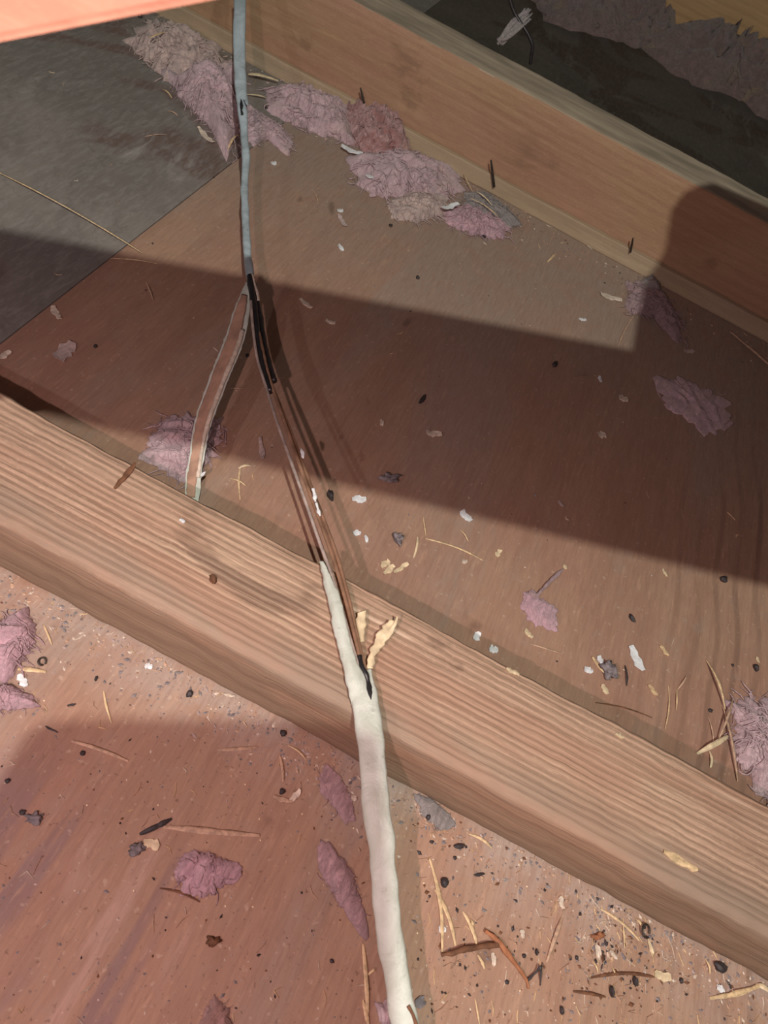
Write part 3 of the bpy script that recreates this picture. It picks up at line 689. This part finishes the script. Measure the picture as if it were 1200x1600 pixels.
F(933, 1487, 8, 18, 5, 'offwhite', 'upright pale flake below the rusty leaf')
F(957, 1492, 18, 6, 50, 'offwhite', 'slanted pale flake right of the rusty leaf')
F(1015, 1480, 5, 22, 0, 'cream', 'narrow cream splinter below the dark ring by the joist', name='wood_splinter', cat='splinter')
F(1124, 1545, 12, 9, 20, 'white', 'small whitish crumb under the dark blue pebble')
F(656, 1566, 16, 18, 60, 'greybit', 'grey lint tag just right of the cable end', name='lint_scrap', cat='scrap')
F(460, 1245, 26, 9, -50, 'offwhite', 'pale curled flake by the thin pink film')
F(440, 1250, 30, 7, 15, 'strawdim', 'tan splinter pointing at the thin pink film', name='wood_splinter', cat='splinter')
Sv = sliver
Sv((-40, 252), (222, 398), 3.2, 'straw', 'very long thin yellow straw over the grey board', lift=.004, name='straw', bend=.005)
Sv((172, 404), (246, 413), 2.5, 'straw', 'thin pale straw lying at the grey board edge', name='straw')
Sv((228, 440), (240, 472), 3, 'strawdim', 'short straw on the shaded plywood below the long straw', name='straw')
Sv((354, 608), (384, 608), 2.5, 'strawdim', 'short level straw between the peeled strip and the wires', name='straw')
Sv((376, 728), (375, 782), 3, 'straw', 'upright straw of the little cross near the joist', name='straw')
Sv((360, 748), (384, 760), 3, 'straw', 'slanted straw of the little cross near the joist', name='straw')
Sv((372, 732), (392, 729), 4, 'cream', 'level straw on top of the little cross near the joist', name='straw')
Sv((487, 296), (497, 322), 2.5, 'strawdim', 'short thin straw right of the cable shadow', name='straw')
Sv((388, 117), (434, 128), 8, 'cream', 'thick cream splinter by the batten right of the cable', z=.004)
Sv((386, 148), (416, 154), 3.5, 'cream', 'thin cream splinter below the thick one by the batten', z=.002)
Sv((234, 60), (262, 51), 4, 'straw', 'straw across the upper left insulation clump', z=.017, name='straw')
Sv((254, 140), (268, 154), 3, 'straw', 'short straw on the grey board below the insulation', name='straw')
Sv((262, 174), (278, 182), 3, 'strawdim', 'tiny straw on the grey board above the cream chip', name='straw')
Sv((225, 214), (262, 212), 2, 'strawdim', 'faint straw on the grey board', name='straw')
Sv((352, 245), (375, 215), 4, 'straw', 'straw standing beside the foot of the cable at the board seam', name='straw', lift=.006)
Sv((665, 842), (753, 876), 4, 'straw', 'long straw lying behind the pale joist', name='straw')
Sv((661, 808), (665, 838), 2.5, 'straw', 'thin upright straw above the long fallen one', name='straw')
Sv((646, 872), (652, 840), 4, 'cream', 'curled cream straw left of the long fallen one', name='straw')
Sv((719, 828), (731, 847), 2.5, 'straw', 'tiny straw below the jagged white flake', name='straw')
Sv((828, 1006), (878, 1022), 3, 'strawdim', 'dull straw below the small pink scrap', name='straw')
Sv((855, 410), (868, 398), 4, 'straw', 'short straw on the dusty plywood below the batten', name='straw')
Sv((965, 543), (990, 493), 3, 'strawdim', 'thin straw pointing to the cream chip at right', name='straw')
Sv((1140, 519), (1215, 585), 7, 'strawdim', 'long tan splinter at the right edge under the batten')
Sv((1044, 1072), (1038, 1140), 2.5, 'straw', 'thin upright straw, left of the two together at right', name='straw')
Sv((1057, 1078), (1056, 1110), 3, 'straw', 'thin upright straw, right of the two together at right', name='straw')
Sv((1058, 1078), (1072, 1056), 3, 'strawdim', 'short leaning straw above the two upright ones', name='straw')
Sv((1103, 1032), (1130, 1110), 4.5, 'straw', 'long straw reaching down to the grey pink insulation', name='straw', lift=.005)
Sv((1128, 1100), (1150, 1222), 4, 'strawdim', 'long straw along the edge of the grey pink insulation', name='straw', lift=.004)
Sv((1145, 1090), (1118, 1160), 3.5, 'strawdim', 'crossing straw beside the grey pink insulation', name='straw', lift=.006)
Sv((1088, 1178), (1134, 1152), 8, 'cream', 'thick cream shred by the pale joist at right', lift=.004)
Sv((1108, 1174), (1109, 1200), 6, 'cream', 'short cream shred hanging below the thick one', lift=.001)
Sv((1106, 1120), (1114, 1162), 2.5, 'strawdim', 'thin straw standing over the thick cream shred', name='straw')
Sv((930, 1098), (1018, 1122), 3, 'brown', 'long thin brown twig behind the pale joist', name='twig', cat='twig')
Sv((255, 1292), (405, 1306), 10, 'strawdim', 'wide flat tan splinter on the shaded near plywood')
Sv((218, 1304), (268, 1280), 9, 'dark', 'black twig at the end of the flat tan splinter', name='twig', cat='twig')
Sv((28, 1046), (72, 1051), 8, 'straw', 'short thick splinter touching the upper pink lobe')
Sv((68, 976), (81, 1008), 3, 'straw', 'thin splinter right of the upper pink lobe')
Sv((162, 1080), (174, 1130), 3.5, 'straw', 'thin upright straw below the pale joist at left', name='straw')
Sv((112, 1158), (200, 1190), 6, 'strawdim', 'long dull splinter at the upper edge of the near shadow')
Sv((340, 1172), (402, 1168), 6, 'strawdim', 'level dull splinter at the upper edge of the near shadow')
Sv((450, 1165), (478, 1188), 3, 'straw', 'short straw just under the pale joist left of the cable', name='straw')
Sv((671, 1342), (690, 1488), 7, 'straw', 'longest pale splinter standing upright, left of the pair')
Sv((680, 1390), (711, 1478), 7, 'straw', 'pale splinter leaning right, right of the pair')
Sv((723, 1424), (745, 1480), 6, 'straw', 'pale splinter above the brown leaf twig')
Sv((746, 1492), (756, 1514), 5, 'straw', 'short pale splinter below the brown leaf twig')
Sv((735, 1436), (738, 1448), 5, 'straw', 'tiny pale splinter beside the brown leaf twig')
Sv((880, 1428), (853, 1504), 6, 'strawdim', 'long grey brown splinter in the middle of the litter')
Sv((733, 1303), (768, 1326), 5, 'straw', 'tan splinter at the foot of the pale joist right of the cable')
Sv((938, 1420), (998, 1470), 5, 'straw', 'long tan splinter leaning against the joist foot at right')
Sv((993, 1436), (1001, 1448), 5, 'straw', 'short tan splinter by the dark ring')
Sv((973, 1434), (975, 1482), 2.5, 'straw', 'thin upright straw left of the dark ring', name='straw')
Sv((1108, 1560), (1190, 1538), 8, 'straw', 'thick yellow splinter at the lower right corner')
Sv((1180, 1538), (1200, 1550), 8, 'cream', 'cream shred at the very right end of the thick yellow splinter')
Sv((1101, 1498), (1108, 1522), 4, 'straw', 'short pale splinter left of the dark blue pebble')
Sv((955, 1510), (960, 1526), 3, 'straw', 'tiny straw above the brown twig', name='straw')
Sv((925, 1502), (933, 1520), 3, 'straw', 'tiny straw over the left end of the brown twig', name='straw')
Sv((922, 1528), (1022, 1527), 5, 'brown', 'straight brown twig pointing at the cream flake', name='twig', cat='twig')
Sv((895, 1549), (945, 1558), 5, 'brown', 'shorter brown twig below the straight one', name='twig', cat='twig')
Sv((742, 1560), (749, 1605), 3, 'straw', 'thin straw at the bottom edge right of the cable', name='straw')
Sv((567, 1475), (574, 1600), 7, 'straw', 'long pale splinter along the left side of the cable')
Sv((567, 1562), (576, 1606), 7, 'straw', 'second pale splinter at the bottom left of the cable')
Sv((574, 1524), (586, 1514), 4, 'straw', 'stub of straw left of the cable', name='straw')
Sv((250, 1388), (312, 1410), 4, 'brown', 'brown twig under the oval pink tuft', name='twig', cat='twig')
Sv((437, 1180), (442, 1222), 5, 'strawdim', 'upright tan splinter above the thin pink film')
Sv((780, 1000 - 320), (780, 681), 1, 'strawdim', 'speck of straw in the shadow band', name='straw') if False else None
Sv((722, 265), (738, 300), 2, 'straw', 'thin straw at the batten behind the insulation row', name='straw', z=.004)
Sv((735, 310), (778, 340), 3, 'straw', 'straw in the grey tangle, upper one', z=.007, name='straw')
Sv((745, 300), (768, 322), 3, 'cream', 'straw in the grey tangle, lower one', z=.008, name='straw')

K = pellet
Sv((976, 1040), (978, 1072), 4, 'dark', 'thin upright black sliver right of the dark lint')
for (x, y, L, W_, a, lab) in [
 (660, 625, 30, 8, -55, 'long black dropping in the middle of the shadow band'),
 (866, 571, 14, 10, -60, 'black dropping just under the upper shadow edge'),
 (652, 435, 9, 7, 70, 'small black pellet on the lit plywood right of the cable shadow'),
 (769 + 217, 967, 18, 9, 60, 'black curved dropping above the large white flake'),
 (1129, 907, 14, 13, 0, 'round black pellet at the lower shadow edge at right'),
 (1179, 1045, 9, 14, 0, 'black pellet near the right edge beside a tiny chip'),
 (1109, 1111, 9, 7, 0, 'small black pellet beside the long straw'),
 (1144, 1040, 5, 5, 0, 'tiny black speck left of the right edge pellet'),
 (693, 1380, 15, 17, 0, 'squarish black chunk right of the longest splinter'),
 (717, 1323, 22, 10, -8, 'glossy black pellet below the joist right of the cable'),
 (748, 1367, 22, 6, -12, 'flat black dropping below the joist right of the cable'),
 (668, 1278, 9, 12, 40, 'black pellet at the pale grey lint patch'),
 (710, 1341, 7, 7, 0, 'small round black pellet under the glossy one'),
 (674, 1316, 8, 6, 0, 'small black pellet right of the cable shadow'),
 (296, 1086, 12, 15, 30, 'black pellet in dust below the pale joist at left'),
 (150, 1062, 5, 12, 10, 'thin black pellet right of the small cream splinter'),
 (442, 1147, 12, 12, 30, 'dark bluish pellet at the foot of the pale joist left of the cable'),
 (35, 1270, 12, 10, 0, 'black crumb in the cluster at the left edge'),
 (12, 1221, 9, 9, 0, 'black speck at the left edge'),
 (129, 1178, 10, 9, 0, 'round dark pellet at the upper edge of the near shadow'),
 (518, 1502, 9, 7, 40, 'small dark pellet left of the cable low down'),
 (1123, 1512, 24, 18, 20, 'round dark blue pebble against the joist foot at right'),
 (837, 1488, 5, 12, 5, 'thin black pellet in the middle of the litter'),
 (818, 1494, 7, 8, 0, 'small black pellet left of the thin one'),
 (900, 1497, 6, 8, 0, 'small black pellet left of the rusty leaf'),
 (990, 1534, 8, 18, 0, 'black crumb crossing the brown twig'),
 (953, 1550, 7, 20, 0, 'upright black dropping below the brown twig'),
 (1063, 1533, 7, 10, 0, 'black pellet right of the cream crumpled flake'),
 (876, 1580, 7, 15, 0, 'black pellet at the bottom edge'),
 (791, 1535, 8, 8, 0, 'black pellet under the brown leaf twig'),
 (182, 28, 10, 7, 0, 'black pellet on the grey board near the top, left one'),
 (219, 28, 9, 9, 0, 'black pellet on the grey board near the top, right one'),
 (416, 171, 7, 7, 0, 'black pellet in the gap right of the cable'),
 (610, 354, 7, 7, 0, 'black pellet in front of the pale insulation lobe'),
 (755, 372, 9, 8, 0, 'black pellet under the bright pink strip'),
 (386, 557, 6, 8, 0, 'small black pellet between the peeled strip and wires'),
 (149, 543, 6, 8, 0, 'small black pellet on the shaded plywood at far left'),
 (515, 778, 10, 22, -10, 'dark pellet at the end of the wire shadow'),
 (42 + 38, 1140, 26, 4, 25, 'thin curved black sliver left above the near shadow'),
 (112, 1102, 14, 5, -10, 'thin black sliver below the ring at left'),
 (440, 1238, 10, 12, 40, 'dark crumb beside the tan splinter above the pink film'),
]:
    K(x, y, L, W_, a, 'dark', lab)
for (x, y, L, W_, lab) in [(607, 750, 34, 18, 'brown black lint clot at the lower edge of the shadow band'), (621, 846, 14, 26, 'dark violet stain crumb above the cream chips'), (946, 1052, 20, 34, 'dark grey lint lump among white crumbs'), (55, 1280, 26, 18, 'loose dark lint clot at the left edge'), (213, 1328, 24, 20, 'small dark lint curl by the cream torn flake'), (1002, 455, 18, 12, 'dark lint crumb beside the mauve wisp')]:
    K(x, y, L, W_, 0, 'greybit', lab, name='lint_clot', cat='lint', jag=1.0)
K(332, 1472, 24, 18, 0, 'brown', 'brownish black clot in the near shadow', jag=.8)
# brown dead leaf twig with branches
leaf = bpy.data.objects.new('dead_twig', None); COL.objects.link(leaf); leaf.location = at(780, 1475)
tag(leaf, 'forked reddish brown dead twig on the near plywood right of the cable', 'twig')
for rows, mt in [([(690, 1492, .002, .0010), (715, 1486, .003, .0017), (745, 1480, .003, .0016), (780, 1476, .003, .0018)], 'brown'), ([(758, 1455, .003, .0009), (780, 1472, .0035, .0018), (800, 1500, .003, .0014), (822, 1530, .002, .0009), (826, 1545, .001, .0005)], 'rust'), ([(824, 1532, .001, .0006), (836, 1520, .002, .0008), (845, 1512, .004, .0006), (844, 1540, .001, .0005)], 'dark')]:
    bm = bmesh.new(); sweep(bm, [(*at(x, y, z), hw * .75, hw * .5) for x, y, z, hw in rows], 8, rough=.0006, rs=350, seed=len(rows))
    o = link('twig_branch', bm, mt); o.parent = leaf; o.matrix_parent_inverse = Matrix.Translation(-leaf.location)
K(933, 1464, 22, 13, -10, 'rust', 'rusty orange leaf scrap below the pale joist', name='leaf_scrap', cat='leaf', jag=.8)
# ring of dark wire by the joist and one at left
def ring(px, py, R, tk, lab):
    c = at(px, py); rr = mm(R, c); bm = bmesh.new(); rows = []
    for i in range(21):
        a = 2 * PI * i / 21 * .93; rows.append((c.x + rr * math.cos(a), c.y + rr * 1.2 * math.sin(a), .0012 + .002 * math.sin(a * .5), mm(tk, c), mm(tk, c)))
    sweep(bm, rows, 8, sq=2, sub=2, ref=c + Vector((0, 0, 1))); o = link('wire_ring', bm, 'iron'); tag(o, lab, 'ring'); return o
ring(1005, 1456, 8, 1.6, 'small dark ring lying at the joist foot at right')
ring(66, 1037, 5, 1.5, 'tiny dark ring above the short thick splinter at left')

# things on the pale joist
K(332, 908, 13, 20, 0, 'brown', 'dark nail head sunk in the top of the pale joist', z=H1 - .001, name='nail_head', cat='nail', jag=.6)
F(195, 745, 52, 8, -50, 'brown', 'brown torn grain sliver on the pale joist at left', z=H1, name='wood_splinter', cat='splinter', curl=.05)
F(800, 1050, 22, 8, 25, 'cream', 'pale chip at the back arris of the pale joist', z=H1, name='wood_chip', cat='chip', curl=.05)
F(967, 1150, 16, 7, 25, 'cream', 'pale chip at the back arris of the pale joist farther right', z=H1, name='wood_chip', cat='chip', curl=.05)
F(1062, 1346, 60, 12, 28, 'straw', 'raised pale splinter on the ridges of the pale joist at right', z=H1, name='wood_splinter', cat='splinter', curl=.02)
F(285, 815, 9, 6, 30, 'white', 'white speck on the pale joist left of the cable', z=H1)
# nails at the batten
def nail(p, q, r, lab, y):
    A, B = aty(*p, y), aty(*q, y); bm = bmesh.new(); sweep(bm, [(*A, r * .6, r * .6), (*A.lerp(B, .5), r, r), (*B, r, r)], 8, sq=2); o = link('bent_nail', bm, 'iron'); tag(o, lab, 'nail')
nail((767, 250), (772, 292), .0012, 'dark bent nail standing at the batten right of the insulation row', .712)
nail((989, 372), (985, 394), .001, 'short dark nail standing at the batten farther right', .712)
nail((563, 137), (569, 161), .001, 'short dark nail at the batten behind the reddish insulation', .712)
# grey frayed scrap and dark wire at the back of the far joist
bm = bmesh.new(); rr = random.Random(3)
for k in range(26):
    A = aty(780 + rr.uniform(-3, 6), 66 + rr.uniform(-4, 4), Y2 + .05); B = aty(826 + rr.uniform(-10, 6), 20 + rr.uniform(-8, 10), Y2 + .075)
    mid = A.lerp(B, .5) + Vector((rr.gauss(0, .003), rr.gauss(0, .003), rr.gauss(0, .003)))
    sweep(bm, [(*A, .0012, .0008), (*mid, .0022, .001), (*B, .0005, .0004)], 6, sub=3)
tag(link('frayed_scrap', bm, 'greyfl'), 'grey frayed fibre scrap stuck on the back edge of the reddish joist', 'scrap')
bm = bmesh.new()
sweep(bm, [(*aty(x, y, Y2 + W2 + .012), .0016, .0016) for x, y in [(790, -30), (797, 0), (806, 24), (822, 48), (832, 70), (830, 88), (829, 100)]], 8, sq=2)
tag(link('black_wire', bm, 'black'), 'thin black wire hanging behind the reddish joist at the top', 'wire')
Sv((920, 325), (922, 325), 1, 'straw', 'x') if False else None

# ------------------------------------------------------------------ uncountable grit, dust and glitter
def grit(name, spots, mats, label, seed, cat='grit'):
    rr = random.Random(seed); bm = bmesh.new()
    for (fn, n, s0, s1) in spots:
        for i in range(n):
            p = fn(rr)
            if p is None: continue
            s = rr.uniform(s0, s1); el = rr.uniform(.5, 2.4); a = rr.uniform(0, PI); mi = rr.randrange(len(mats))
            dx, dy = Vector((math.cos(a), math.sin(a), 0)) * s * el, Vector((-math.sin(a), math.cos(a), 0)) * s
            pts = [p + dx, p + dy * rr.uniform(.6, 1.2), p - dx * rr.uniform(.5, 1), p - dy]
            t = p + Vector((0, 0, s * rr.uniform(.5, 1.1))); V = [bm.verts.new(q) for q in pts] + [bm.verts.new(t)]
            for k in range(4):
                f = bm.faces.new((V[k], V[(k + 1) % 4], V[4])); f.material_index = mi
    o = link(name, bm, mats, smooth=False); tag(o, label, cat, kind='stuff'); return o
def near_foot(rr):
    y = Y1 - abs(rr.gauss(0, .012)) - .0005; return Vector((rr.uniform(-.35, .45), y, .0001))
def near_right(rr):
    return at(rr.uniform(640, 1200), rr.uniform(1250, 1600), .0001) if True else None
def near_right_ok(rr):
    p = at(rr.uniform(640, 1230), rr.uniform(1240, 1620), .0001); return p if p.y < Y1 - .001 else None
def near_left(rr):
    p = at(rr.uniform(-20, 570), rr.uniform(900, 1620), .0001); return p if p.y < Y1 - .001 else None
def far_bay(rr):
    p = Vector((rr.uniform(-.5, .8), rr.uniform(.23, .71), .0001)); return p
def far_foot(rr):
    return Vector((rr.uniform(-.6, 1.0), .714 - abs(rr.gauss(0, .03)), .0005))
def right_clutter(rr):
    p = at(rr.gauss(955, 45), rr.gauss(1495, 40), .0001); return p if p.y < Y1 - .001 else None
grit('dust_grit', [(near_foot, 1500, .0003, .0010), (near_right_ok, 500, .0002, .0006), (near_left, 260, .0002, .0005), (far_bay, 260, .0002, .0007), (far_foot, 700, .0003, .0011)], ['greybit', 'strawdim', 'offwhite', 'greyfl', 'tanfl'], 'fine grey and tan dust grit gathered along the joist feet', 5)
grit('dark_grit', [(near_right_ok, 330, .0003, .0010), (near_left, 110, .0003, .0007), (far_bay, 90, .0004, .0010), (right_clutter, 120, .0003, .0012), (far_foot, 120, .0004, .001)], ['dark', 'brown', 'greybit'], 'fine dark grit peppered over the plywood', 6)
def hairs(name, spots, mats, label, seed):
    rr = random.Random(seed); bm = bmesh.new()
    for (fn, n, l0, l1) in spots:
        for i in range(n):
            p = fn(rr)
            if p is None: continue
            L = rr.uniform(l0, l1); a = rr.gauss(PI / 2, .7); d = Vector((math.cos(a), math.sin(a), 0)); s = Vector((-d.y, d.x, 0)) * rr.uniform(.00015, .0004); mi = rr.randrange(len(mats))
            c = [p, p + d * L * .5 + s * rr.gauss(0, 4), p + d * L]
            grid_faces(bm, [[q - s * k + Vector((0, 0, .0001)), q + Vector((0, 0, .0006)), q + s * k + Vector((0, 0, .0001))] for q, k in zip(c, (.4, 1, .4))], mat=mi)
    o = link(name, bm, mats, smooth=False); tag(o, label, 'splinters', kind='stuff'); return o
hairs('wood_hairs', [(near_right_ok, 190, .002, .008), (near_left, 70, .002, .007), (right_clutter, 60, .003, .009), (far_bay, 50, .003, .008), (far_foot, 120, .003, .010), (near_foot, 120, .002, .006)], ['straw', 'strawdim', 'offwhite'], 'hair thin wood shreds strewn over the plywood', 8)

# pale beads painted as glints on the plywood, about thirty of them
grain = None; rr = random.Random(12)  # grain holds the first bead standing in for a glint
for (x, y, lab) in [(136, 1258, 'far left in the near shadow above the mauve grain streaks'), (247, 1258, 'just above the black twig'), (383, 1226, 'above the right end of the flat tan splinter'), (405, 1280, 'right end of the flat tan splinter, above it'), (407, 1313, 'right end of the flat tan splinter, below it'), (472, 1272, 'left of the thin pink film'), (552, 1294, 'beside the cable under the thin pink film'), (352, 1416, 'below the oval pink tuft, left of two'), (395, 1417, 'below the oval pink tuft, right of two'), (209, 1392, 'left of the oval pink tuft, low'), (662, 1380, 'left of the longest pale splinter'), (652, 1458, 'at the edge of the cable shadow'), (69, 1095, 'beside the lower pink lobe'), (330, 1108, 'in the dust left of the dark bluish pellet'), (823, 1385, 'below the pale joist right of the black droppings'), (897, 1567, 'at the bottom under the shorter brown twig'), (812, 1548, 'at the bottom left of the forked twig end')]:
    P = at(x, y)
    if P.y > Y1 - .001: P.z = 0; P.y = Y1 - .002
    if grain is None:
        bm = bmesh.new(); bmesh.ops.create_icosphere(bm, subdivisions=2, radius=.00042)
        for v in bm.verts: v.co.z = (v.co.z + .0003) * .8
        MT['glint'] = plain('painted_glint', (.95, .74, .50), .1, 300, .15); grain = link('glint_bead', bm, 'glint'); g = grain
    else:
        g = grain.copy(); COL.objects.link(g)
    g.location = P; g.rotation_euler.z = rr.uniform(0, 6)
    tag(g, 'tiny bead standing in for a glint ' + lab, 'grain', 'beads standing in for glints on the near plywood')
